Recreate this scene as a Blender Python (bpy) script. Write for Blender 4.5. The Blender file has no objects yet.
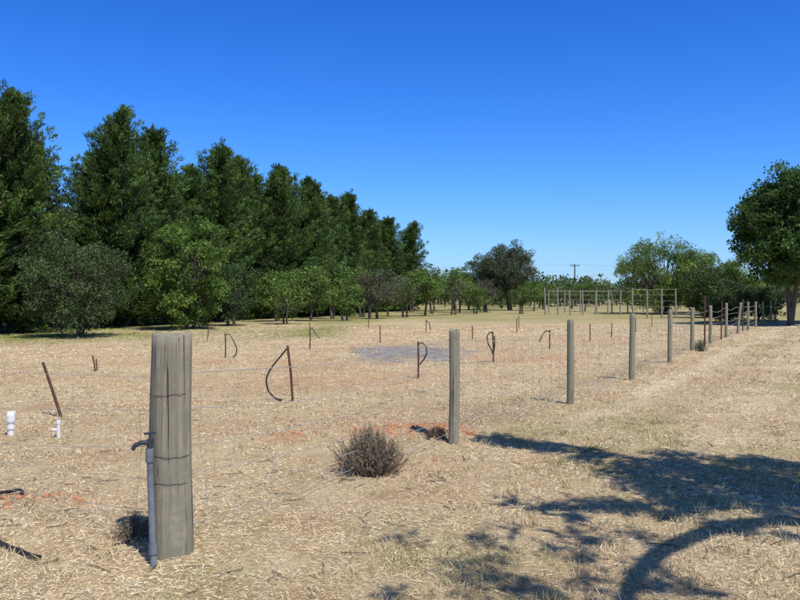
import bpy, math, numpy as np
from mathutils import Vector
rng=np.random.default_rng(7)
S=bpy.context.scene
COL=S.collection

# ------------------------------------------------------------------ noise
def vnoise(x,y,seed=0):
    x=np.asarray(x,float);y=np.asarray(y,float)
    xi=np.floor(x).astype(np.int64);yi=np.floor(y).astype(np.int64)
    xf=x-xi;yf=y-yi
    def h(a,b):
        n=(a*374761393+b*668265263+seed*974634777)&0x7fffffff
        n=((n^(n>>13))*1274126177)&0x7fffffff
        n=n^(n>>16)
        return (n&0xffff)/65535.0
    u=xf*xf*(3-2*xf);v=yf*yf*(3-2*yf)
    return (h(xi,yi)*(1-u)+h(xi+1,yi)*u)*(1-v)+(h(xi,yi+1)*(1-u)+h(xi+1,yi+1)*u)*v
MOUND=[(.0,8.85,.7,.45,.08),(-1.2,8.5,.3,.22,.05),(-2.8,6.0,.5,.3,.05),(.45,8.75,.25,.3,.05)]
def gh(x,y):
    x=np.asarray(x,float);y=np.asarray(y,float)
    d=np.sqrt(x*x+(y-6)**2)
    near=np.clip(1-d/60,0,1)
    far=np.clip(1-d/300,0,1)
    z=(0.10*(vnoise(x*.13+5,y*.13,1)-.5)*far+(0.06*(vnoise(x*.8,y*.8,2)-.5)+0.035*(vnoise(x*2.7,y*2.7,3)-.5)
            +0.022*(vnoise(x*9,y*9,4)-.5))*near)
    for a,b,rx,ry,h in MOUND: z=z+h*np.exp(-((x-a)/rx)**2-((y-b)/ry)**2)
    return z
def G(x,y): return float(gh(x,y))

# ------------------------------------------------------------------ mesh builder
class MB:
    def __init__(s): s.v=[];s.m=[];s.c=[];s.s=[]
    def quads(s,V,mat=0,col=(1,1,1),smooth=False):
        V=np.asarray(V,float);n=len(V)
        if n==0:return
        c=np.asarray(col,float)
        if c.ndim==1:c=np.tile(c,(n,1))
        s.v.append(V.reshape(-1,3));s.m.append(np.full(n,mat));s.c.append(np.repeat(c,4,axis=0));s.s.append(np.full(n,smooth))
    def tube(s,pts,rad,mat=0,col=(1,1,1),seg=8,cap=True):
        pts=np.asarray(pts,float);n=len(pts)
        rad=np.broadcast_to(np.asarray(rad,float),(n,)) if np.ndim(rad)<2 else rad
        T=np.gradient(pts,axis=0);T/=np.linalg.norm(T,axis=1)[:,None]+1e-9
        ref=np.array([0,0,1.]) if abs(T[0][2])<.9 else np.array([1.,0,0])
        rings=[]
        a=np.linspace(0,2*np.pi,seg,endpoint=False)
        U=np.cross(T[0],ref);U/=np.linalg.norm(U)
        for i in range(n):
            U=U-T[i]*U.dot(T[i]);U/=np.linalg.norm(U)+1e-9
            W=np.cross(T[i],U)
            rings.append(pts[i]+rad[i]*(np.cos(a)[:,None]*U+np.sin(a)[:,None]*W))
        R=np.array(rings);R2=np.roll(R,-1,axis=1)
        Q=np.stack([R[:-1],R2[:-1],R2[1:],R[1:]],axis=2).reshape(-1,4,3)
        s.quads(Q,mat,col,True)
        if cap:
            for k,e in ((0,pts[0]),(n-1,pts[-1])):
                r=R[k];r2=np.roll(r,-1,axis=0);ee=np.tile(e,(seg,1))
                s.quads(np.stack([ee,r,(r+r2)/2,r2],axis=1),mat,col,False)
    def box(s,c,d,mat=0,col=(1,1,1),rz=0):
        x,y,z=np.array(d)/2
        P=np.array([[i*x,j*y,k*z] for i in(-1,1) for j in(-1,1) for k in(-1,1)])
        ca,sa=math.cos(rz),math.sin(rz)
        P=P@np.array([[ca,sa,0],[-sa,ca,0],[0,0,1]])+np.array(c)
        F=[(0,1,3,2),(4,6,7,5),(0,4,5,1),(2,3,7,6),(0,2,6,4),(1,5,7,3)]
        s.quads(P[np.array(F)],mat,col)
    def leaves(s,C,D,L,W,mat,col,r=None):
        r=r or rng
        n=len(C);D=D/(np.linalg.norm(D,axis=1)[:,None]+1e-9)
        X=np.cross(D,r.normal(size=(n,3)));X/=np.linalg.norm(X,axis=1)[:,None]+1e-9
        L=np.broadcast_to(L,(n,))[:,None];W=np.broadcast_to(W,(n,))[:,None]
        V=np.stack([C-D*L/2,C+X*W/2-D*L*.05,C+D*L/2,C-X*W/2-D*L*.05],axis=1)
        s.quads(V,mat,col)
    def mesh(s,name,mats,weld=False):
        v=np.concatenate(s.v);n=len(v)//4
        me=bpy.data.meshes.new(name)
        me.vertices.add(len(v));me.vertices.foreach_set('co',v.ravel())
        me.loops.add(len(v));me.loops.foreach_set('vertex_index',np.arange(len(v),dtype=np.int32))
        me.polygons.add(n);me.polygons.foreach_set('loop_start',np.arange(0,4*n,4,dtype=np.int32))
        me.polygons.foreach_set('material_index',np.concatenate(s.m).astype(np.int32))
        a=me.attributes.new('col','FLOAT_COLOR','POINT')
        c=np.ones((len(v),4));c[:,:3]=np.concatenate(s.c);a.data.foreach_set('color',c.ravel())
        me.update(calc_edges=True)
        sm=np.concatenate(s.s)
        me.polygons.foreach_set('use_smooth',sm)
        for m in mats:me.materials.append(m)
        if weld:
            import bmesh
            b=bmesh.new();b.from_mesh(me);bmesh.ops.remove_doubles(b,verts=b.verts,dist=1e-5);b.to_mesh(me);b.free()
        return me
def obj(name,me,loc=(0,0,0),parent=None,rz=0,sc=(1,1,1)):
    o=bpy.data.objects.new(name,me);o.location=loc;o.rotation_euler=(0,0,rz);o.scale=sc
    COL.objects.link(o)
    if parent:o.parent=parent
    return o
def empty(name,loc=(0,0,0)):
    o=bpy.data.objects.new(name,None);o.location=loc;o.empty_display_size=.2;COL.objects.link(o);return o

# ------------------------------------------------------------------ materials
def newmat(name):
    m=bpy.data.materials.new(name);m.use_nodes=True;nt=m.node_tree
    return m,nt,nt.nodes,nt.links,nt.nodes['Principled BSDF']
def leafmat(name,trans=.3,rough=.55):
    m,nt,N,L,P=newmat(name)
    a=N.new('ShaderNodeAttribute');a.attribute_name='col'
    P.inputs['Roughness'].default_value=rough;P.inputs['Specular IOR Level'].default_value=.25
    L.new(a.outputs['Color'],P.inputs['Base Color'])
    if trans==0: return m
    t=N.new('ShaderNodeBsdfTranslucent');mx=N.new('ShaderNodeMixShader');mx.inputs[0].default_value=trans
    g=N.new('ShaderNodeHueSaturation');g.inputs['Value'].default_value=1.5;g.inputs['Hue'].default_value=.485
    L.new(a.outputs['Color'],g.inputs['Color']);L.new(g.outputs[0],t.inputs['Color'])
    L.new(P.outputs[0],mx.inputs[1]);L.new(t.outputs[0],mx.inputs[2]);L.new(mx.outputs[0],N['Material Output'].inputs[0])
    return m
def mixcol(N,L,f,a,b,blend='MIX'):
    n=N.new('ShaderNodeMix');n.data_type='RGBA';n.blend_type=blend
    for v,i in((f,0),(a,6),(b,7)):
        if hasattr(v,'links'):L.new(v,n.inputs[i])
        else:n.inputs[i].default_value=v if i==0 else (*v,1)
    return n.outputs[2]
def noise(N,L,vec,scale,detail=4,rough=.6,dist=0):
    n=N.new('ShaderNodeTexNoise');n.inputs['Scale'].default_value=scale;n.inputs['Detail'].default_value=detail
    n.inputs['Roughness'].default_value=rough;n.inputs['Distortion'].default_value=dist
    L.new(vec,n.inputs['Vector']);return n.outputs['Fac']
def mrange(N,L,v,a,b,c=0,d=1):
    n=N.new('ShaderNodeMapRange');n.inputs[1].default_value=a;n.inputs[2].default_value=b
    n.inputs[3].default_value=c;n.inputs[4].default_value=d;n.interpolation_type='SMOOTHSTEP'
    L.new(v,n.inputs[0]);return n.outputs[0]
def mth(N,L,op,a,b=None):
    n=N.new('ShaderNodeMath');n.operation=op
    for v,i in((a,0),(b,1)):
        if v is None:continue
        if hasattr(v,'links'):L.new(v,n.inputs[i])
        else:n.inputs[i].default_value=v
    return n.outputs[0]
def mapping(N,L,vec,loc=(0,0,0),rot=(0,0,0),sc=(1,1,1),typ='POINT'):
    n=N.new('ShaderNodeMapping');n.vector_type=typ
    n.inputs['Location'].default_value=loc;n.inputs['Rotation'].default_value=rot;n.inputs['Scale'].default_value=sc
    L.new(vec,n.inputs['Vector']);return n.outputs[0]

def wood(name,c1,c2,c3,sc=1.0,crk=.36):
    m,nt,N,L,P=newmat(name)
    tc=N.new('ShaderNodeTexCoord').outputs['Object']
    grain=noise(N,L,mapping(N,L,tc,sc=(55*sc,55*sc,1.6)),1.0,7,.75)
    crack=noise(N,L,mapping(N,L,tc,sc=(38*sc,38*sc,1.3)),1.0,3,.5,.6)
    blot=noise(N,L,mapping(N,L,tc,sc=(1,1,1.8)),6,6,.7)
    lich=noise(N,L,tc,38,4,.7)
    c=mixcol(N,L,mrange(N,L,grain,.34,.66),c1,c2)
    c=mixcol(N,L,mrange(N,L,blot,.42,.62,0,.85),c,c3)
    c=mixcol(N,L,mrange(N,L,lich,.58,.68,0,.45),c,(.36,.36,.29))
    ck=mrange(N,L,crack,crk-.04,crk+.02)
    c=mixcol(N,L,ck,(.045,.036,.027),c)
    L.new(c,P.inputs['Base Color']);P.inputs['Roughness'].default_value=.9;P.inputs['Specular IOR Level'].default_value=.15
    b=N.new('ShaderNodeBump');b.inputs['Strength'].default_value=.85;b.inputs['Distance'].default_value=.009
    L.new(mth(N,L,'ADD',grain,ck),b.inputs['Height']);L.new(b.outputs[0],P.inputs['Normal'])
    return m
def plain(name,c,rough=.6,metal=0,var=.25,scale=12):
    m,nt,N,L,P=newmat(name)
    tc=N.new('ShaderNodeTexCoord').outputs['Object']
    f=noise(N,L,tc,scale,5,.65)
    col=mixcol(N,L,mrange(N,L,f,.3,.7),tuple(x*(1-var) for x in c),tuple(min(1,x*(1+var)) for x in c))
    L.new(col,P.inputs['Base Color']);P.inputs['Roughness'].default_value=rough;P.inputs['Metallic'].default_value=metal
    return m
M_leaf=leafmat('foliage',.25);M_straw=leafmat('straw_blades',0,.6)
M_bark=wood('bark',(.08,.06,.045),(.14,.115,.09),(.10,.09,.075),.4)
M_post=wood('weathered_post',(.20,.175,.12),(.36,.325,.24),(.235,.22,.16))
M_postg=wood('treated_pine_post',(.19,.185,.125),(.32,.305,.215),(.23,.235,.16))
M_wire=plain('galvanised_wire',(.38,.365,.33),.6,.1)
M_rust=plain('rusty_steel',(.10,.045,.025),.85,.1,.4,30)
M_hose=plain('black_poly_hose',(.03,.022,.02),.5,0,.3)
M_pvc=plain('grey_pvc',(.15,.17,.19),.5,0,.25)
M_wpvc=plain('white_pvc',(.74,.73,.70),.45,0,.08)
M_blk=plain('dark_fitting',(.03,.035,.05),.45)
M_grpole=plain('grey_pole',(.25,.24,.19),.8,0,.25)
M_clod=plain('red_clods',(.46,.21,.10),.95,0,.3,9)

# ------------------------------------------------------------------ ground
SOIL=[(.12,8.85,.95,.55,.0,1),(-1.2,8.5,.42,.30,0,.9),(-2.8,5.95,.75,.30,.2,.8),(-.15,7.3,.7,.35,0,.35),(.3,6.0,.7,.4,.4,.22),
      (-2.2,6.6,.5,.2,0,.3),(-.6,15,3.4,2.0,0,.36),(-4.5,14.5,2.6,1.4,0,.32),(3.2,19.5,2.8,1.8,.3,.46),(-5.2,18.5,3.,1.7,0,.32),
      (1.2,23,4.,2.2,0,.28),(7,26,3.5,2.6,.3,.28),(-3,11.5,1.3,.5,0,.30),(-6,10.8,1.8,.6,0,.30),(-1.6,4.9,.4,.25,0,.35),(6.4,17.2,.6,1.6,-.4,.3),(1.6,8.4,.8,.35,0,.2),
      (-2,18,3,1.3,0,.34),(-7,15,2,1.2,0,.34),(-.1,15.3,.9,.5,0,.45)]
def soilmask(x,y):
    m=np.zeros_like(x)
    nx=x+.9*(vnoise(x*1.2,y*1.2,11)-.5)+.5*(vnoise(x*5,y*5,12)-.5)
    ny=y+.6*(vnoise(x*1.2,y*1.2,13)-.5)+.5*(vnoise(x*5,y*5,14)-.5)
    for a,b,rx,ry,r,s in SOIL:
        dx=nx-a;dy=ny-b;c,sn=math.cos(r),math.sin(r)
        q=np.sqrt(((dx*c+dy*sn)/rx)**2+((-dx*sn+dy*c)/ry)**2)
        m=np.maximum(m,s*np.clip((1-q)/(.4 if s>.7 else .6),0,1))
    brk=.5*vnoise(x*3.1,y*3.1,15)+.5*vnoise(x*8,y*8,16)
    return m*np.clip(.25+1.6*(brk-.18),0,1)
def greenmask(x,y):
    d=(x+17)*.938-(y-32)*.347
    g=np.clip((12.5-d+6*(vnoise(x*.3,y*.3,21)-.5)*2)/6,0,1)*(y>12)*np.clip((y-22+4*(vnoise(x*.5,y*.5,25)-.5))/7,0,1)
    g2=np.clip((y-40+10*(vnoise(x*.2,y*.12,22)-.5))/12,0,1)*.75
    g3=np.clip((vnoise(x*.45+3,y*.45,23)*.6+vnoise(x*1.7,y*1.7,24)*.4-.52)/.25,0,1)*np.clip((x*.864-y*.503+4.6)/1.5,0.15,1)*.36
    g=np.maximum(np.maximum(g,g2),g3)
    return g*np.clip(.45+.9*vnoise(x*.6,y*.35,26),0,1)
def trackmask(x,y):
    d=(x+1.4)*.864-(y-4.74)*.503
    w=.35*(vnoise(x*.7,y*.7,71)-.5)
    b=np.exp(-((d-.75+w)/.28)**2)*.9+np.exp(-((d-2.3+w)/.4)**2)*.5+np.exp(-((d+.15+w)/.15)**2)*.3
    k=np.exp(-((d+.65+w)/.35)**2)*.8+np.exp(-((d-1.5+w)/.3)**2)*.55+np.exp(-((d-3.2+w)/.4)**2)*.4
    f=np.clip((y-6)/5,0,1)
    return .5+.5*np.clip((b-k)*f,-1,1)*(.6+.4*vnoise(x*2,y*2,72))
n=760;u=np.linspace(-1,1,n);k=8.0
ax=1600*np.sinh(k*u)/math.sinh(k)
X,Y=np.meshgrid(ax,ax+6)
Z=gh(X,Y)
me=bpy.data.meshes.new('ground')
V=np.stack([X,Y,Z],-1).reshape(-1,3)
idx=np.arange(n*n).reshape(n,n)
F=np.stack([idx[:-1,:-1],idx[:-1,1:],idx[1:,1:],idx[1:,:-1]],-1).reshape(-1,4)
me.vertices.add(len(V));me.vertices.foreach_set('co',V.ravel())
me.loops.add(F.size);me.loops.foreach_set('vertex_index',F.ravel().astype(np.int32))
me.polygons.add(len(F));me.polygons.foreach_set('loop_start',np.arange(0,F.size,4,dtype=np.int32))
a=me.attributes.new('masks','FLOAT_COLOR','POINT')
mk=np.ones((len(V),4));mk[:,0]=soilmask(V[:,0],V[:,1]);mk[:,1]=greenmask(V[:,0],V[:,1])
def ashmask(x,y): return np.clip((1-np.sqrt(((x-.3)/1.9)**2+((y-21.8)/3.6)**2)+.6*(vnoise(x*3,y*3,31)-.5))/.35,0,1)
mk[:,2]=ashmask(V[:,0],V[:,1])
mk[:,3]=trackmask(V[:,0],V[:,1])
a.data.foreach_set('color',mk.ravel())
me.update(calc_edges=True);me.polygons.foreach_set('use_smooth',np.ones(len(F),bool))
m,nt,N,L,P=newmat('dry_paddock')
tc=N.new('ShaderNodeTexCoord').outputs['Object']
at=N.new('ShaderNodeAttribute');at.attribute_name='masks'
sep=N.new('ShaderNodeSeparateColor');L.new(at.outputs['Color'],sep.inputs[0])
big=noise(N,L,tc,.45,5,.6);mid=noise(N,L,tc,2.6,6,.7);fine=noise(N,L,tc,26,6,.75);vf=noise(N,L,tc,95,4,.8)
ang=math.radians(30.2)
st=noise(N,L,mapping(N,L,tc,rot=(0,0,ang),sc=(3.2,.22,1)),1,4,.6,.3)
band=noise(N,L,mapping(N,L,tc,loc=(3,7,0),sc=(.28,.55,1)),1,6,.65,.4)
c=mixcol(N,L,mrange(N,L,big,.35,.65),(.60,.46,.265),(.68,.55,.345))
c=mixcol(N,L,mrange(N,L,st,.35,.65,0,.6),c,(.74,.62,.415))
c=mixcol(N,L,mrange(N,L,band,.46,.62,0,.55),c,(.52,.355,.21))
c=mixcol(N,L,mrange(N,L,mid,.48,.72,0,.7),c,(.45,.32,.18))
c=mixcol(N,L,mrange(N,L,at.outputs['Alpha'],.5,1,0,.85),c,(.80,.69,.49))
c=mixcol(N,L,mrange(N,L,at.outputs['Alpha'],.5,0,0,.7),c,(.42,.32,.18))
soilf=mth(N,L,'MULTIPLY',sep.outputs[0],mrange(N,L,mid,.28,.6,1.4,.8))
soilc=mixcol(N,L,fine,(.48,.21,.10),(.68,.36,.20))
c=mixcol(N,L,soilf,c,soilc)
gf=mth(N,L,'MULTIPLY',sep.outputs[1],mrange(N,L,mid,.3,.65,.6,1))
c=mixcol(N,L,gf,c,mixcol(N,L,mrange(N,L,fine,.35,.65),(.17,.215,.045),(.36,.37,.14)))
c=mixcol(N,L,mth(N,L,'MULTIPLY',sep.outputs[2],.95),c,mixcol(N,L,mrange(N,L,mid,.4,.6),(.25,.235,.235),(.42,.40,.39)))
c=mixcol(N,L,mrange(N,L,fine,.28,.72,1,0),c,mixcol(N,L,1.0,c,(.66,.61,.55),'MULTIPLY'))
c=mixcol(N,L,mrange(N,L,vf,.3,.55,.75,0),c,mixcol(N,L,1.0,c,(.5,.43,.36),'MULTIPLY'))
L.new(c,P.inputs['Base Color']);P.inputs['Roughness'].default_value=.95;P.inputs['Specular IOR Level'].default_value=.1
b=N.new('ShaderNodeBump');b.inputs['Strength'].default_value=.7;b.inputs['Distance'].default_value=.03
L.new(mth(N,L,'ADD',fine,mth(N,L,'MULTIPLY',vf,.6)),b.inputs['Height']);L.new(b.outputs[0],P.inputs['Normal'])
me.materials.append(m)
obj('ground',me)

# ------------------------------------------------------------------ straw / mown grass (one object)
def scatter(nn,d0,d1):
    d=d0*np.exp(rng.random(nn)*math.log(d1/d0))
    x=(rng.random(nn)*2-1)*(d*.62+1.2)
    return x,d
B=MB()
nn=560000
x,y=scatter(nn,2.6,40)
sm=soilmask(x,y);gm=greenmask(x,y)
keep=(rng.random(nn)>np.clip(sm*1.3,0,.97))&(rng.random(nn)>ashmask(x,y)*.9)&(rng.random(nn)<.05+1.45*(.6*vnoise(x*1.3,y*1.3,41)+.4*vnoise(x*4.2,y*4.2,42))**1.3)
x,y,gm=x[keep],y[keep],gm[keep];nn=len(x)
d=np.sqrt(x*x+y*y)
th=rng.random(nn)*2*np.pi;el=np.abs(rng.normal(0,.2,nn))
up=rng.random(nn)<.08;el[up]=rng.uniform(.5,1.3,up.sum())
D=np.stack([np.cos(th)*np.cos(el),np.sin(th)*np.cos(el),np.sin(el)],1)
Ln=rng.uniform(.012,.042,nn)*(1+d*.02);lg=rng.random(nn)<.07;Ln[lg]*=2.8
C=np.stack([x,y,gh(x,y)+.003+np.sin(el)*Ln*.4+rng.random(nn)*.006],1)
pal=np.array([(.74,.61,.41),(.66,.52,.32),(.82,.71,.51),(.53,.40,.23),(.29,.20,.11)])
c=pal[rng.choice(5,nn,p=[.35,.27,.15,.15,.08])]*rng.uniform(.85,1.1,(nn,1))
c*=(.84+.32*vnoise(x*.8+9,y*.8,43))[:,None]
tr=trackmask(x,y);c*=(1+.4*(tr-.5))[:,None]
c=np.minimum(c,.85)
gr=rng.random(nn)<gm*.75
c[gr]=np.array([.23,.28,.07])*rng.uniform(.7,1.5,(gr.sum(),1))
B.leaves(C,D,Ln,.0016+.00045*d,0,c)
nt_=3600
tx,ty=scatter(nt_,3,40)
kk=(soilmask(tx,ty)<.3)&(vnoise(tx*.9,ty*.9,55)>.45);tx,ty=tx[kk],ty[kk]
for i in range(len(tx)):
    q=rng.integers(10,24);px=tx[i]+rng.normal(0,.04,q);py=ty[i]+rng.normal(0,.04,q)
    D=np.stack([rng.normal(0,.6,q),rng.normal(0,.6,q),np.ones(q)],1)
    l=rng.uniform(.03,.09,q);dd=ty[i]
    C=np.stack([px,py,gh(px,py)+l*.4],1)
    g=greenmask(np.array([tx[i]]),np.array([ty[i]]))[0]+.25*(rng.random()<.35)
    base=np.array([.66,.53,.32])*(1-g)+np.array([.24,.29,.08])*g
    B.leaves(C,D,l,.003+.0005*dd,0,base*rng.uniform(.7,1.1,(q,1)))
obj('dry_grass',B.mesh('dry_grass',[M_straw]))
# clods on the dug-over red soil
B=MB();r=np.random.default_rng(33)
def clod(cx,cy,s):
    a=np.linspace(0,2*np.pi,7)[:-1];ph=r.random()*6
    rings=[]
    for z,k in((-.3,.7),(.1,1.),(.5,.75),(.75,.25)):
        rr=s*k*(1+.28*np.sin(2*a+ph+z*3)+.15*r.normal(size=6))
        rings.append(np.stack([cx+rr*np.cos(a),cy+rr*np.sin(a),np.full(6,G(cx,cy)+z*s)],1))
    R=np.array(rings);R2=np.roll(R,-1,axis=1)
    B.quads(np.stack([R[:-1],R2[:-1],R2[1:],R[1:]],2).reshape(-1,4,3),0)
    t=R[-1];B.quads([[t[0],t[1],t[2],t[3]],[t[3],t[4],t[5],t[0]]],0)
for a,b_,rx,ry,cnt in((.1,8.8,.8,.45,150),(-1.2,8.5,.35,.25,35),(-2.8,5.95,.6,.25,60),(-.15,7.3,.6,.3,20)):
    for _ in range(cnt): clod(a+r.normal(0,rx*.5),b_+r.normal(0,ry*.5),abs(r.normal(0,.012))+.006)
obj('soil_clods',B.mesh('clods',[M_clod]))

# ------------------------------------------------------------------ posts & fence
def post(name,x,y,h,r,mat,lean=(0,0),seg=28,seed=0,groove=1.):
    B=MB();r_=np.random.default_rng(seed+100)
    nz=22;zs=np.linspace(-.25,h,nz);a=np.linspace(0,2*np.pi,seg,endpoint=False)
    ph=r_.random(5)*6.28
    R=np.zeros((nz,seg,3))
    for i,z in enumerate(zs):
        rr=r*(1+.03*np.sin(2*a+ph[0]+z)+.02*np.sin(3*a+ph[1])+.015*np.sin(7*a+ph[2]+z*2))*(1.04-.05*max(z,0)/h)
        for cpos,dep in((ph[3],.09),(ph[4],.06),(ph[2]+2,.05)):
            rr=rr*(1-groove*dep*np.exp(-((np.angle(np.exp(1j*(a-cpos-.12*np.sin(z*3)))))/.10)**2)*(.4+.6*z/h if z>0 else .4))
        cx=lean[0]*z+.006*math.sin(z*4+ph[0]);cy=lean[1]*z
        R[i,:,0]=cx+rr*np.cos(a);R[i,:,1]=cy+rr*np.sin(a);R[i,:,2]=z
    R[-1,:,2]+=.012*np.sin(2*a+ph[1])+.004*np.sin(9*a+ph[2])
    top=R[-1].copy();cen=top.mean(0);t2=cen+(top-cen)*.9;t2[:,2]+=.010
    R=np.concatenate([R,t2[None]]);R2=np.roll(R,-1,axis=1)
    B.quads(np.stack([R[:-1],R2[:-1],R2[1:],R[1:]],2).reshape(-1,4,3),0,(1,1,1),True)
    cc=t2.mean(0)-np.array([0,0,.004]);tn=np.roll(t2,-1,axis=0)
    B.quads(np.stack([t2,tn,cc+(tn-cc)*.3,cc+(t2-cc)*.3],1),0)
    q=cc+(t2-cc)*.3;qn=np.roll(q,-1,axis=0)
    B.quads(np.stack([q,(q+qn)/2,qn,np.tile(cc,(seg,1))],1),0)
    return B.mesh(name,[mat],weld=True)
fence=empty('wire_fence')
strainer=empty('strainer_post',(-1.40,4.74,G(-1.4,4.74)))
obj('timber',post('strainer_timber',0,0,1.315,.122,M_post,(.004,0),64,3,.5),parent=strainer)
ties=MB()
for z in(.96,.60,.43):
    a=np.linspace(0,2*np.pi,33);ties.tube(np.stack([.1265*np.cos(a),.1265*np.sin(a),z+.008*np.sin(a*1+z*9)],1),.0015,0,seg=5,cap=False)
obj('tie_wires',ties.mesh('ties',[M_rust]),parent=strainer)
tp=empty('water_tap_standpipe',(-1.475,4.595,G(-1.475,4.6)))
B=MB();B.tube([(0.03,-.03,-.1),(.012,-.012,.2),(.0,0,.45),(-.005,0,.66)],.019,0,seg=14)
B.tube([(-.005,0,.60),(-.005,0,.68)],.025,0,seg=14);B.tube([(.02,-.02,.06),(.016,-.016,.12)],.025,0,seg=14)
obj('riser_pipe',B.mesh('riser',[M_pvc]),parent=tp)
B=MB();B.tube([(-.005,0,.68),(-.005,0,.735)],.018,0,seg=10);B.tube([(-.005,0,.715),(-.05,-.02,.718),(-.085,-.03,.70),(-.095,-.033,.675)],[.015,.014,.014,.012],0,seg=10)
B.tube([(-.005,0,.735),(-.005,0,.765)],.007,0,seg=8);B.box((-.005,0,.768),(.065,.014,.012),0,rz=.4)
obj('tap',B.mesh('tap',[M_blk]),parent=tp)

line=[(-1.40,4.74,1.315)]
specs=[(.56,8.12,1.19,.052,(.01,0)),(2.49,11.35,1.22,.05,(-.01,0)),(4.36,14.6,1.22,.05,(0,0)),(6.18,17.8,1.20,.05,(.0,0)),
       (8.25,21.95,1.2,.05,(0,0)),(10.1,25.3,1.22,.05,(0,.0)),(12.0,28.6,1.25,.05,(0,0)),(13.9,32.,1.25,.05,(-.09,0)),(15.8,35.3,1.25,.05,(0,0)),
       (17.7,38.7,1.25,.05,(0,0)),(19.6,42,1.25,.05,(0,0)),(21.6,45.3,1.25,.05,(0,0)),(23.5,48.7,1.25,.05,(0,0))]
for i,(x,y,h,r,ln) in enumerate(specs):
    obj('fence_post',post('fence_post',0,0,h,r*1.04,M_post if i==0 else M_postg,ln,32,i+10),(x,y,G(x,y)),rz=i*1.3)
    line.append((x,y,h))
def picket(x,y,h,lean,name='steel_picket'):
    B=MB();z=np.array([-.2,h])
    for k in range(3):
        a=k*2.094
        dx,dy=math.cos(a),math.sin(a);w=.026;t=.004
        p=np.array([(lean[0]*zz,lean[1]*zz,zz) for zz in z]);o=np.array([dx,dy,0])*w;tn=np.array([-dy,dx,0])*t
        B.quads([[p[0]+tn,p[0]+o+tn,p[1]+o+tn,p[1]+tn],[p[0]-tn,p[1]-tn,p[1]+o-tn,p[0]+o-tn],[p[0]+o-tn,p[1]+o-tn,p[1]+o+tn,p[0]+o+tn],[p[1]-tn,p[1]+tn,p[1]+o+tn,p[1]+o-tn]],0)
    obj(name,B.mesh(name,[M_rust]),(x,y,G(x,y)))
picket(9.25,23.6,1.55,(0,0));picket(11.4,27.6,1.4,(.02,0));picket(14.9,33.8,1.4,(0,0))
B=MB()
hs=[1.08,.86,.64,.44,.26,.11]
full=line
for i in range(len(full)-1):
    if i>9:break
    (x0,y0,_),(x1,y1,_)=full[i],full[i+1]
    z0,z1=G(x0,y0),G(x1,y1);dm=(y0+y1)/2
    r=.0016+.00011*dm
    off=-.055
    for j,hh in enumerate(hs):
        t=np.linspace(0,1,13)
        sag=-(.03+.08*rng.random())*4*t*(1-t)
        wob=.014*np.sin(t*9+j*2+i)
        B.tube(np.stack([x0+(x1-x0)*t+off*.86,y0+(y1-y0)*t-off*.5+wob,z0+(z1-z0)*t+hh+sag+wob*.5],1),r*(1.25 if j==0 else 1),0,(1,1,1),5,False)
    if i<5:
        L_=math.hypot(x1-x0,y1-y0);nv=int(L_/.32)
        for q in range(1,nv):
            t=q/nv;sag=-.07*4*t*(1-t)
            xx=x0+(x1-x0)*t+off*.86;yy=y0+(y1-y0)*t-off*.5
            zz=z0+(z1-z0)*t
            zl=np.array([1.06,.86,.64,.44,.26,.10])+sag
            B.tube([(xx+.02*rng.normal(),yy,zz+v) for v in zl],r*.68,0,(1,1,1),4,False)
t=np.linspace(0,1,15)
for j,hh in enumerate(hs):
    x1,y1=-7.2,8.4
    B.tube(np.stack([-1.4+(x1+1.4)*t,4.74+(y1-4.74)*t+.1,hh+.02*np.sin(t*8+j)-(.10+.04*(j%3))*4*t*(1-t)],1),.0018,0,(1,1,1),5,False)
for q in range(1,20):
    t=q/20;x1,y1=-7.2,8.4
    B.tube([(-1.4+(x1+1.4)*t+.02*rng.normal(),4.74+(y1-4.74)*t+.1,v-.12*4*t*(1-t)) for v in (1.07,.64,.26,.12)],.0012,0,(1,1,1),4,False)
obj('wires',B.mesh('fence_wires',[M_wire]),parent=fence)
obj('fence_post',post('fence_post',0,0,1.2,.052,M_postg,(0,0),32,40),(-7.2,8.45,G(-7.2,8.4)))

# ------------------------------------------------------------------ irrigation stakes
def smooth(P,m=40,it=3):
    P=np.array(P,float);tt=np.linspace(0,len(P)-1,m)
    Q=np.stack([np.interp(tt,range(len(P)),P[:,k]) for k in range(3)],1)
    for _ in range(it): Q[1:-1]=(Q[:-2]+Q[1:-1]+Q[2:])/3
    return Q
def stake(x,y,h,lean,hose=None,two=False):
    e=empty('irrigation_stake',(x,y,G(x,y)))
    B=MB();B.tube([(0,0,-.15),(lean*h*.5+.008,0,h*.5),(lean*h,0,h)],.018,0,seg=8)
    if two:B.tube([(.04,0,-.1),(.0+.02,.01,h*.3),(-lean*h-.06,.01,h*.8)],.014,0,seg=8)
    obj('stake',B.mesh('stake',[M_rust]),parent=e)
    if hose:
        B=MB();B.tube(smooth([(a,.04*math.sin(i*1.7),c) for i,(a,c) in enumerate(hose)]),.0095+.0003*y,0,seg=7)
        obj('hose',B.mesh('hose',[M_hose]),parent=e)
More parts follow.
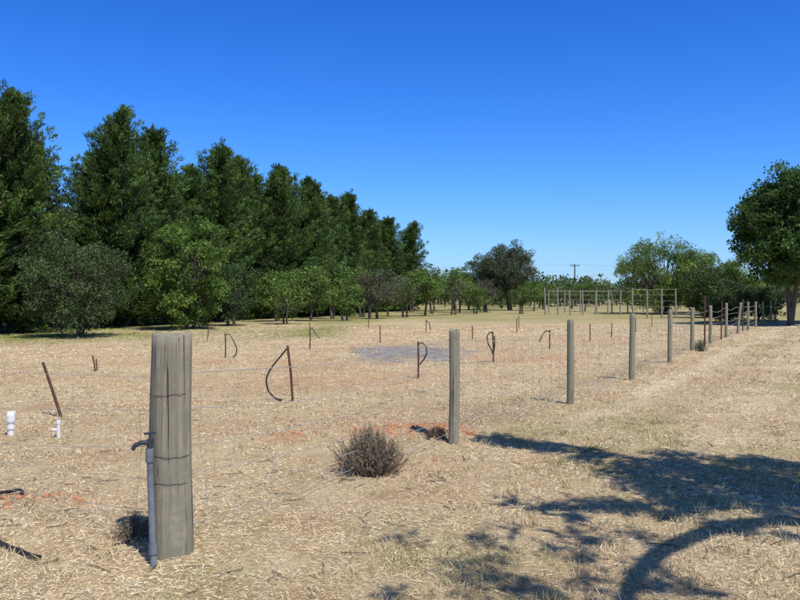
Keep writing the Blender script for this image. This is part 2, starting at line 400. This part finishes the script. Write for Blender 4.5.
for s in [(-1.58,11.5,.83,-.10,[(-.10,.78),(-.2,.66),(-.33,.5),(-.40,.34),(-.38,.16),(-.27,.04),(-.15,.03),(-.22,.015)]),
          (.35,15,.72,.0,[(0,.66),(.08,.70),(.15,.62),(.17,.5),(.12,.38),(.03,.27)]),
          (2.2,18.3,.72,-.03,[(-.02,.68),(-.08,.71),(-.16,.6),(-.14,.45),(-.05,.3),(0,.15),(.03,.4),(.02,.62)]),
          (-4.45,19.8,.62,.0,[(0,.58),(.1,.6),(.2,.45),(.3,.25),(.28,.1),(.2,.01)]),
          (-6.5,16.6,.34,-.2,None,True),
          (-2.62,22.6,.64,.0,[(0,.55),(.08,.58),(.18,.4),(.3,.3)]),(-.67,26,.58,.0),(4.3,22.4,.55,.03,[(0,.5),(-.1,.52),(-.2,.4),(-.3,.2)]),(6.35,26.,.6,0),
          (7.6,28,.55,.05),(2.6,28,.5,0),(-6.7,27,.5,.1),(1.1,33,.55,0,[(0,.5),(.15,.4),(.2,.1)]),(4.8,32,.6,0),
          (-3.6,31,.5,0),(5.8,38,.6,0),(10,33,.6,0),(-1.5,37,.5,0),(12.3,38,.7,0)]:
    stake(*s)
B=MB();B.tube([(0.05,0,-.15),(-.12,.02,.35),(-.25,.03,.72)],[.02,.02,.018],0,seg=6)
obj('leaning_rusty_stake',B.mesh('rusty_stake',[M_rust]),(-4.45,10.2,G(-4.45,10.2)))
def pvc(x,y,h,r,cap,name):
    B=MB();B.tube([(0,0,-.1),(0,0,h)],r,0,seg=20)
    if cap:
        B.tube([(0,0,h*.30),(0,0,h*.30+.03)],r*1.25,0,seg=20)
        B.tube([(0,0,h-.09),(0,0,h-.07),(0,0,h),(0,0,h+.02)],[r*1.2,r*1.35,r*1.3,r*.9],0,seg=20)
        B.box((r*.2,0,h+.03),(.09,.02,.02),0,rz=.5)
    else:
        B.tube([(0,0,h-.05),(0,0,h)],r*1.25,0,seg=20)
        B.tube([(0,0,h*.45),(-.07,-.02,h*.45)],r*.7,0,seg=14)
    obj(name,B.mesh(name,[M_wpvc]),(x,y,G(x,y)))
pvc(-4.47,8.92,.235,.036,True,'white_pvc_valve');pvc(-3.86,8.78,.21,.020,False,'white_pvc_riser')
def ghose(pts,r,name='black_hose'):
    p=np.array(pts,float);t=np.linspace(0,len(p)-1,len(p)*7)
    x=np.interp(t,range(len(p)),p[:,0]);y=np.interp(t,range(len(p)),p[:,1])
    ker=np.ones(7)/7
    xs=np.convolve(np.pad(x,3,'edge'),ker,'valid');ys=np.convolve(np.pad(y,3,'edge'),ker,'valid')
    B=MB();B.tube(np.stack([xs,ys,gh(xs,ys)+r+.012],1),r,0,seg=8);obj(name,B.mesh(name,[M_hose]))
ghose([(-4.0,5.45),(-3.0,5.12),(-2.45,4.83),(-2.12,4.62)],.013)
ghose([(-4.2,6.3),(-3.4,6.15),(-3.0,6.12),(-2.92,6.02)],.013)

# ------------------------------------------------------------------ trees
def clump_leaves(B,r,cen,rad,nl,ll,lw,col,bias=None,flat=.8,mat=1,shell=.35,jit=.25):
    v=r.normal(size=(nl,3));v/=np.linalg.norm(v,axis=1)[:,None]
    q=(shell+(1-shell)*r.random(nl)**.6)
    P=cen+v*q[:,None]*rad*np.array([1,1,flat])
    D=v*.5+r.normal(size=(nl,3))*.7
    if bias is not None:D=D+bias
    c=np.array(col)*r.uniform(1-jit,1+jit,(nl,1))*np.stack([r.uniform(.85,1.2,nl),np.ones(nl),r.uniform(.7,1.2,nl)],1)
    B.leaves(P,D,ll*r.uniform(.6,1.4,nl),lw*r.uniform(.7,1.3,nl),mat,c,r)

def conifer(seed,H=10.4,R=3.0,nb=205):
    r=np.random.default_rng(seed);B=MB()
    lx=r.normal(0,.25,2)
    zt=np.linspace(-.2,H*.96,9)
    tr=np.stack([lx[0]*(zt/H)**2*2,lx[1]*(zt/H)**2*2,zt],1)
    B.tube(tr,.19*(1-zt.clip(0)/H*.92),0,seg=8)
    lead=[(H,0,0)]
    for _ in range(r.integers(2,5)): lead.append((H*r.uniform(.76,.94),r.uniform(-1.2,1.2),r.uniform(-1.2,1.2)))
    sect=r.uniform(.75,1.25,9)
    for b in range(nb):
        f=(b+r.random())/nb
        z0=.25+f**1.1*(H*.95-.25)
        az=b*2.4+r.normal(0,.3)
        prof=((1-(z0/H))**.68*1.12+.03)*sect[int((az%6.283)/6.284*9)]*(.85+.15*min(1,z0/1.5))
        prof=min(prof,1.1)
        Lb=max(.3,R*prof*r.uniform(.55,1.2))
        el=math.radians(4+40*f**1.2+r.normal(0,9))
        p0=np.array([np.interp(z0,zt,tr[:,0]),np.interp(z0,zt,tr[:,1]),z0])
        d=np.array([math.cos(az)*math.cos(el),math.sin(az)*math.cos(el),math.sin(el)])
        t=np.linspace(0,1,6)
        path=p0+d*Lb*t[:,None]+np.array([0,0,1])*(.26*Lb*t**2)[:,None]
        B.tube(path,.035*(1-t*.8),0,seg=4,cap=False)
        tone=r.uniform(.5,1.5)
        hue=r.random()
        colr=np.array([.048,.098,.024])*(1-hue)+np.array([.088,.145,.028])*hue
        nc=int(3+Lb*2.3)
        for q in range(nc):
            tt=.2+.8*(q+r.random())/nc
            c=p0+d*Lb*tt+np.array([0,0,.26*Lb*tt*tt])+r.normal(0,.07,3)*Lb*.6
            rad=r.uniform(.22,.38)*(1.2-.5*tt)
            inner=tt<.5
            clump_leaves(B,r,c,rad,14 if inner else 25,.34 if inner else .23,.11 if inner else .05,colr*tone*(.35+.9*tt)*r.uniform(.8,1.2),bias=d*1.1+np.array([0,0,.5]),flat=.8)  # leaf colour darkens towards the trunk: crown's inner shade painted in
    for (hz,ox,oy) in lead:
        base=np.array([np.interp(min(hz,H*.96),zt,tr[:,0])+ox,np.interp(min(hz,H*.96),zt,tr[:,1])+oy,0])
        for q in range(13):
            z=hz-q*.17;rad=.06+.03*q
            clump_leaves(B,r,base+np.array([r.normal(0,.03+.02*q),r.normal(0,.03+.02*q),z]),rad,20,.22,.05,np.array([.068,.125,.028])*r.uniform(.7,1.25),bias=np.array([0,0,1.2]),flat=1.4)
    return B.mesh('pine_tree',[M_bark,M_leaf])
cons=[conifer(50+i) for i in range(6)]
row=[(0.035,10.3),(0.12,10.9),(.17,9.4),(.22,10.7),(.285,9.4),(.335,10.8),(.41,10.7),(.47,10.1),(.53,11.1),(.585,10.2),(.635,10.6),(.69,9.8),(.745,10.3),(.81,9.7),(.87,9.6),(.93,9.1),(1.0,9.1),(1.06,8.4),
     (-.05,10.3),(-.13,10.6),(-.21,9.8)]
for i,(t,h) in enumerate(row):
    x,y=-17+17*t,32+46*t
    s=h/10.4;w=s*rng.uniform(.92,1.15)
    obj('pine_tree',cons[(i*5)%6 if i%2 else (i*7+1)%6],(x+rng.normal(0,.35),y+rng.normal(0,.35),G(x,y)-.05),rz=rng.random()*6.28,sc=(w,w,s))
for i in range(18):
    t=-.17+i*.073
    x,y=-17+17*t-3.2,32+46*t+1.3
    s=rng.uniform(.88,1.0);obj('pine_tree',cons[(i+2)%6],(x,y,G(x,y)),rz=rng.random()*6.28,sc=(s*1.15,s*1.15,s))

def broadleaf(name,seed,H,R,th,col,ncl=60,nl=90,ll=.16,lw=.08,tr=.14,rad=.55,low=.35,stems=1,hvar=None,droop=0,top=1.0,dens=1.):
    r=np.random.default_rng(seed);B=MB()
    cz=(H+low)/2;rz=(H-low)/2
    tops=[]
    for s in range(stems):
        ox,oy=(0,0) if stems==1 else (r.normal(0,tr*1.6),r.normal(0,tr*1.6))
        tt=np.linspace(0,1,6)
        q=np.stack([ox+tt*r.normal(0,.25)*th*.4,oy+tt*r.normal(0,.25)*th*.4,-.15+tt*(th+.15)],1)
        B.tube(q,tr*(1.25-.45*tt),0,seg=9);tops.append(q[-1])
    nlobe=8
    lob=r.normal(size=(nlobe,3));lob/=np.linalg.norm(lob,axis=1)[:,None];la=r.uniform(-.35,.28,nlobe)
    for k in range(ncl):
        v=r.normal(size=3);v/=np.linalg.norm(v)
        m=1+sum(la[j]*math.exp(-5*(1-v.dot(lob[j]))) for j in range(nlobe))
        q=(.35+.65*r.random()**.5)*m
        c=np.array([v[0]*R*q,v[1]*R*q,cz+v[2]*rz*q*top])
        c[2]=min(max(c[2],low),H*1.0)
        b=tops[r.integers(len(tops))]
        t=np.linspace(0,1,6);mid=(b+c)/2+np.array([0,0,.12*np.linalg.norm(c-b)])+r.normal(0,.08,3)*R*.3
        pth=(1-t)[:,None]**2*b+2*(t*(1-t))[:,None]*mid+t[:,None]**2*c
        B.tube(pth,(tr*.32)*(1-.85*t)+.006,0,seg=5,cap=False)
        tone=r.uniform(.55,1.4)
        cc=np.array(col)
        if hvar is not None:
            hv=r.random();cc=cc*(1-hv)+np.array(hvar)*hv
        for s in range(3):
            c2=c+r.normal(0,.45,3)*rad
            clump_leaves(B,r,c2,rad*r.uniform(.5,.95),int(nl*dens/3),ll,lw,cc*tone*r.uniform(.85,1.15),bias=np.array([0,0,-droop]),flat=.75)
    return B.mesh(name,[M_bark,M_leaf])
def put(name,me,x,y,rz=0,sc=(1,1,1)): return obj(name,me,(x,y,G(x,y)-.03),rz=rz,sc=sc)

put('olive_tree',broadleaf('olive_tree',1,3.75,1.9,.5,(.060,.098,.034),130,210,.11,.045,.11,.5,.25,3,(.08,.115,.045)),-12.3,29.6)
put('broadleaf_tree',broadleaf('broadleaf_tree',2,5.0,1.8,.7,(.085,.16,.03),130,200,.14,.065,.09,.5,.35,2,(.12,.20,.04)),-9.9,36.2)
put('broadleaf_tree',broadleaf('broadleaf_tree',3,3.4,1.3,.5,(.06,.11,.035),60,150,.14,.06,.08,.45,.3,2),-8.7,39.8)
put('broadleaf_tree',broadleaf('broadleaf_tree',31,2.6,1.2,.4,(.06,.10,.04),50,150,.12,.05,.07,.4,.3,2),-17.4,32.2)
fr=[broadleaf('fruit_tree',11,3.0,1.35,.8,(.10,.18,.035),42,90,.14,.07,.07,.42,1.0,1,(.14,.22,.05)),
    broadleaf('fruit_tree',12,3.2,1.3,.9,(.075,.13,.03),38,90,.14,.07,.08,.42,1.0,2,(.11,.18,.04)),
    broadleaf('fruit_tree',13,3.0,1.4,.8,(.10,.085,.07),36,70,.13,.06,.08,.42,1.0,2,(.09,.11,.06)),
    broadleaf('fruit_tree',14,2.8,1.2,.7,(.14,.22,.045),34,80,.14,.07,.06,.4,.8,2,(.10,.18,.035)),
    broadleaf('fruit_tree',15,3.4,1.2,1.0,(.10,.14,.05),24,55,.14,.06,.07,.40,1.2,2)]
pos=[(-7.3,46,0,1),(-6.2,42,3,.9),(-5.4,47,0,1.05),(-4.6,52,1,1.15),(-3.4,48,3,.95),(-2.7,56,1,1.1),(-1.5,52,2,1.15),(-.9,60,0,1),(.4,56,4,1.05),(1.9,60,0,1.25),
     (2.7,66,4,1.1),(4.2,62,4,1.15),(5.2,70,1,1.1),(3.4,76,0,1.3),(6.4,66,3,.9),(8.0,72,2,1.1),(-3.9,61,0,1.2),(-6,56,3,1.1),(10.2,66,1,.8),(1.0,70,4,1.1),
     (13.4,78,0,1.0),(15.5,84,3,1.1),(18,76,1,.9),(-10.4,41.5,4,.9),(5.6,78,1,1.25),(7.4,84,0,1.3),(12,92,3,1.2),(17,95,0,1.2),(20,90,1,1.1)]
for x,y,k,s in pos: put('fruit_tree',fr[k],x,y,rng.random()*6.28,(s,s,s*rng.uniform(.88,1.12)))
put('gum_tree',broadleaf('gum_tree',21,7.0,2.9,1.6,(.065,.088,.042),95,230,.22,.075,.22,.8,1.6,2,(.09,.115,.06),.8),11.3,80)
put('gum_tree',broadleaf('gum_tree',22,5.6,2.0,1.2,(.06,.09,.042),60,200,.22,.075,.16,.7,1.2,2,(.085,.11,.06),.8),8.8,84)
put('willow_tree',broadleaf('willow_tree',23,6.4,3.9,1.0,(.10,.17,.035),150,170,.22,.07,.16,.8,.5,4,(.16,.24,.05),.4),22.4,66)
put('willow_tree',broadleaf('willow_tree',24,5.2,2.6,1.0,(.10,.17,.035),80,170,.22,.07,.14,.75,.5,3,(.15,.23,.05),.4),27.2,70)
put('broadleaf_tree',broadleaf('broadleaf_tree',25,4.2,2.4,.8,(.065,.11,.03),70,190,.2,.08,.14,.7,.4,2,(.12,.19,.04)),26.3,62)
put('broadleaf_tree',broadleaf('broadleaf_tree',26,3.2,1.8,.8,(.06,.10,.03),55,180,.2,.08,.14,.7,.4,2),22.0,55)
put('oak_tree',broadleaf('oak_tree',27,8.5,2.9,2.1,(.045,.098,.022),200,300,.18,.09,.125,.68,1.9,2,(.075,.145,.03),.3),20.4,41)
put('oak_tree',broadleaf('oak_tree',28,8.0,3.4,1.9,(.05,.10,.024),140,260,.19,.10,.18,.75,1.8,2,(.07,.14,.03),.3),25.6,44)
put('shrub',broadleaf('shrub',33,1.8,1.3,.2,(.05,.08,.025),40,160,.14,.06,.05,.4,.2,3),19.8,47)
put('shrub',broadleaf('shrub',34,2.1,1.6,.2,(.06,.10,.03),45,160,.14,.06,.05,.45,.2,3),23.0,50)

r=np.random.default_rng(5);B=MB()
for i in range(560):
    x=r.uniform(-120,170);y=r.uniform(104,150)
    h=3.0+4.0*vnoise(x*.06,y*.05,61)*r.uniform(.6,1.2)+ (1.2 if r.random()<.1 else 0)
    rad=r.uniform(1.8,3.0)
    g=r.random();c=np.array([.060,.095,.045])*(1-g)+np.array([.11,.16,.05])*g
    B.tube([(x,y,-.1),(x,y,h*.6)],.14,0,seg=5)
    for q in range(6):
        cc=np.array([x+r.normal(0,rad*.5),y+r.normal(0,rad*.5),h*r.uniform(.2,.85)])
        clump_leaves(B,r,cc,rad*r.uniform(.45,.75),55,.5,.26,c*r.uniform(.65,1.35),flat=.8)
obj('distant_treeline',B.mesh('distant_treeline',[M_bark,M_leaf]))

# ------------------------------------------------------------------ orchard netting frame
e=empty('netting_frame',(0,0,0))
B=MB();W=MB();r=np.random.default_rng(8)
rows=[[(11.6+i*1.02,62+i*.1) for i in range(7)],[(13.4+i*1.45,70+i*.1) for i in range(7)],[(16.2+i*.95,54-i*.1) for i in range(4)]]
for ri,rw in enumerate(rows):
    hh=2.05 if ri<2 else 2.1
    for (x,y) in rw:
        g=G(x,y);l=r.normal(0,.05);B.tube([(x,y,g-.2),(x+l,y,g+hh+r.uniform(-.15,.15))],.06,0,seg=9)
    W.tube([(rw[0][0],rw[0][1],hh-.1),((rw[0][0]+rw[-1][0])/2,(rw[0][1]+rw[-1][1])/2,hh-.16),(rw[-1][0],rw[-1][1],hh-.1)],.014,0,seg=5)
    for hz in(.4,.8,1.2,1.6):W.tube([(rw[0][0],rw[0][1],hz),(rw[-1][0],rw[-1][1],hz)],.007,0,seg=4)
for i in(0,3,6):
    a,b=rows[0][i],rows[1][i];W.tube([(a[0],a[1],1.95),(b[0],b[1],1.95)],.014,0,seg=5)
obj('poles',B.mesh('poles',[M_grpole]),parent=e);obj('mesh_wires',W.mesh('meshw',[M_grpole]),parent=e)

e=empty('power_pole',(33.7,150,0))
B=MB();B.tube([(0,0,-.5),(0,0,7.6)],[.16,.11],0,seg=10);B.box((0,0,7.25),(1.8,.12,.14),0)
for xx in(-.8,-.3,.8):B.tube([(xx,0,7.3),(xx,0,7.5)],.05,0,seg=6)
obj('pole',B.mesh('pole',[M_bark]),parent=e)
B=MB();t=np.linspace(0,1,25)
for xx in(-.8,.8):
    for sx,ex in((0,-110),(0,120)):
        B.tube(np.stack([xx+ex*t,-22*t*(1 if ex<0 else -1),7.5+ .8*t-1.3*4*t*(1-t)],1),.014,0,seg=4)
obj('power_lines',B.mesh('lines',[M_wire]),parent=e)

# ------------------------------------------------------------------ dead lavender bush
def twig_bush(name,x,y,R,H,nt,seed,cols,thick=.0035):
    r=np.random.default_rng(seed);B=MB()
    lo=r.uniform(.72,1.22,8)
    for i in range(nt):
        az=r.random()*6.28;s=r.random()**.6;k=lo[int(az/6.2832*8)%8]
        tip=np.array([math.cos(az)*R*s*k*r.uniform(.75,1.2),math.sin(az)*R*.8*s*k,H*math.sqrt(max(.05,1-(s*.92)**2))*r.uniform(.6,1.15)*(.5+.5*k)])
        b=np.array([math.cos(az)*.14*s,math.sin(az)*.14*s,-.02]);t=np.linspace(0,1,6)
        mid=np.array([tip[0]*.75,tip[1]*.75,tip[2]*.35])+r.normal(0,.035,3)
        p=(1-t)[:,None]**2*b+2*(t*(1-t))[:,None]*mid+t[:,None]**2*tip
        B.tube(p,thick*(1-.6*t)+.0005,0,seg=4,cap=False,col=cols[r.integers(len(cols))])
        q=14;tt=r.uniform(.45,1,q);P=np.stack([np.interp(tt,t,p[:,k]) for k in range(3)],1)+r.normal(0,.010,(q,3))
        D=(tip-mid)+r.normal(0,.14,(q,3))
        B.leaves(P,D,r.uniform(.02,.05,q),.005,0,np.array(cols)[r.integers(len(cols),size=q)]*r.uniform(.7,1.4,(q,1)),r)
    return obj(name,B.mesh(name,[M_straw]),(x,y,G(x,y)))
twig_bush('lavender_bush',-.24,6.75,.38,.36,520,3,[(.18,.14,.10),(.26,.20,.14),(.14,.15,.075),(.32,.25,.17),(.10,.08,.06)])
twig_bush('dead_weed',-1.72,5.05,.14,.13,70,4,[(.22,.17,.12),(.14,.11,.08)])
twig_bush('dead_weed',8.35,21.6,.25,.35,90,5,[(.10,.08,.05),(.07,.08,.04)])
twig_bush('dead_weed',.40,8.30,.12,.12,60,6,[(.12,.09,.06),(.16,.12,.08)])
B=MB();r=np.random.default_rng(9)
for i in range(420):
    d_=3*math.exp(r.random()*math.log(6));x=r.uniform(-1,1)*(d_*.6);y=d_;a=r.random()*3.14;l=r.uniform(.04,.20)
    t=np.linspace(-.5,.5,5);xs=x+np.cos(a)*l*t+.01*np.sin(t*6);ys=y+np.sin(a)*l*t
    B.tube(np.stack([xs,ys,gh(xs,ys)+.012],1),r.uniform(.0015,.004),0,seg=4,col=(1,1,1))
obj('fallen_twigs',B.mesh('twigs',[M_bark]))

# ------------------------------------------------------------------ shade tree right of / behind the viewpoint
SE=math.radians(58);hx,hy=.57,-.82;kk=1/math.tan(SE)
def up(sx,sy,h): return np.array([sx+h*kk*hx,sy+h*kk*hy,h])
r=np.random.default_rng(77);B=MB()
base=np.array([7.6,-.6,-.2]);fork=np.array([7.3,-.2,2.6])
t=np.linspace(0,1,7)[:,None];B.tube(base*(1-t)+fork*t,np.linspace(.30,.22,7),0,seg=12)
def limb(pts,r0,r1):
    Q=smooth([fork]+list(pts),24,2)
    B.tube(Q,np.linspace(r0,r1,24),0,seg=8);return Q
LA=limb([up(5.4,5.6,4.4),up(3.6,6.2,5.0),up(2.6,6.9,5.1),up(1.7,7.8,5.0),up(.7,8.7,4.8)],.14,.012)
LB=limb([up(4.6,5.0,4.3),up(3.0,5.55,4.6),up(2.2,5.4,4.8),up(1.68,4.92,4.8),up(1.34,4.45,4.9),up(1.15,4.0,5.0),up(1.1,3.4,5.2)],.12,.03)
LC=limb([up(4.8,5.4,4.5),up(3.0,6.0,5.0),up(2.0,5.9,5.2),up(1.3,5.7,5.3),up(.85,5.75,5.3)],.09,.01)
LD=limb([up(5.2,4.4,4.6),up(3.2,3.6,5.6),up(1.4,3.2,6.0),up(.2,3.0,6.0)],.12,.02)
def fol(cen,rad,nl,flat=.6):
    for q in range(3):
        e_=cen+r.normal(0,rad*.5,3)*np.array([1,1,.4]);B.tube([cen,(cen+e_)/2+np.array([0,0,.05]),e_],[.012,.009,.004],0,seg=4,cap=False)
    clump_leaves(B,r,cen,rad,nl,.10,.045,np.array([.05,.09,.028])*r.uniform(.8,1.2),flat=flat,shell=.0)
for i in range(58):
    sx=r.uniform(2.0,4.6);sy=6.6+(r.random()-.5)*1.9-.12*(sx-3)
    if sx<2.5: sy=6.7+(r.random()-.5)*1.0
    fol(up(sx,sy,r.uniform(4.6,5.8)),r.uniform(.22,.42),190)
for i in range(40):
    q=LA[r.integers(11,23)];fol(q+r.normal(0,.11,3),r.uniform(.12,.26),110)
for i in range(20):
    q=LC[r.integers(12,23)];fol(q+r.normal(0,.09,3),r.uniform(.10,.2),70)
for i in range(9):
    fol(up(r.uniform(1.8,3.4),r.uniform(5.1,5.8),r.uniform(4.6,5.2)),r.uniform(.12,.22),60)
for i in range(34):
    sx=r.uniform(-.1,1.6);sy=r.uniform(4.0,5.4);fol(up(sx,sy,r.uniform(5.2,6.2)),r.uniform(.12,.28),26)
for i in range(60):
    sx=r.uniform(4.2,8.5);sy=r.uniform(2.0,8);fol(up(sx,sy,r.uniform(4.4,7.0)),r.uniform(.3,.6),150)
obj('shade_tree',B.mesh('shade_tree',[M_bark,M_leaf]))

# ------------------------------------------------------------------ light, sky, camera
az=math.atan2(hx,hy)
sun=bpy.data.lights.new('sun','SUN');sun.energy=5.0;sun.angle=math.radians(.5);sun.color=(1,.955,.875)
so=bpy.data.objects.new('sun',sun);COL.objects.link(so)
dv=Vector((-hx*math.cos(SE),-hy*math.cos(SE),-math.sin(SE)));so.rotation_euler=dv.to_track_quat('-Z','Y').to_euler();so.location=(10,-15,30)
w=bpy.data.worlds.new('World');S.world=w;w.use_nodes=True;N=w.node_tree.nodes;L=w.node_tree.links
sk=N.new('ShaderNodeTexSky');sk.sky_type='NISHITA';sk.sun_disc=False;sk.sun_elevation=SE;sk.sun_rotation=az
sk.air_density=1.0;sk.dust_density=.3;sk.ozone_density=3.0
bg=N['Background'];bg.inputs['Strength'].default_value=.10
tcw=N.new('ShaderNodeTexCoord');sp=N.new('ShaderNodeSeparateXYZ');L.new(tcw.outputs['Generated'],sp.inputs[0])
rp=N.new('ShaderNodeValToRGB');L.new(sp.outputs['Z'],rp.inputs[0])
els=rp.color_ramp.elements
els[0].position=0.0;els[0].color=(.38,.56,.92,1)
els[1].position=.36;els[1].color=(.10,.38,.95,1)
for p,cc in((.06,(.34,.56,.95,1)),(.15,(.22,.51,.98,1)),(.25,(.14,.44,.98,1)),(.6,(.22,.36,.55,1))):
    q=els.new(p);q.color=cc
mu=N.new('ShaderNodeMix');mu.data_type='RGBA';mu.blend_type='MULTIPLY';mu.inputs[0].default_value=1
L.new(sk.outputs[0],mu.inputs[6]);L.new(rp.outputs[0],mu.inputs[7])
ga=N.new('ShaderNodeVectorMath');ga.operation='SCALE';ga.inputs['Scale'].default_value=1.85
L.new(mu.outputs[2],ga.inputs[0]);L.new(ga.outputs[0],bg.inputs['Color'])
cam=bpy.data.cameras.new('camera');cam.sensor_width=36;cam.lens=35.0;cam.clip_end=5000;cam.clip_start=.05
co=bpy.data.objects.new('camera',cam);COL.objects.link(co);co.location=(0,0,1.6)
co.rotation_euler=(math.radians(90-.37),0,0);S.camera=co
S.view_settings.view_transform='Standard';S.view_settings.look='None';S.view_settings.exposure=0
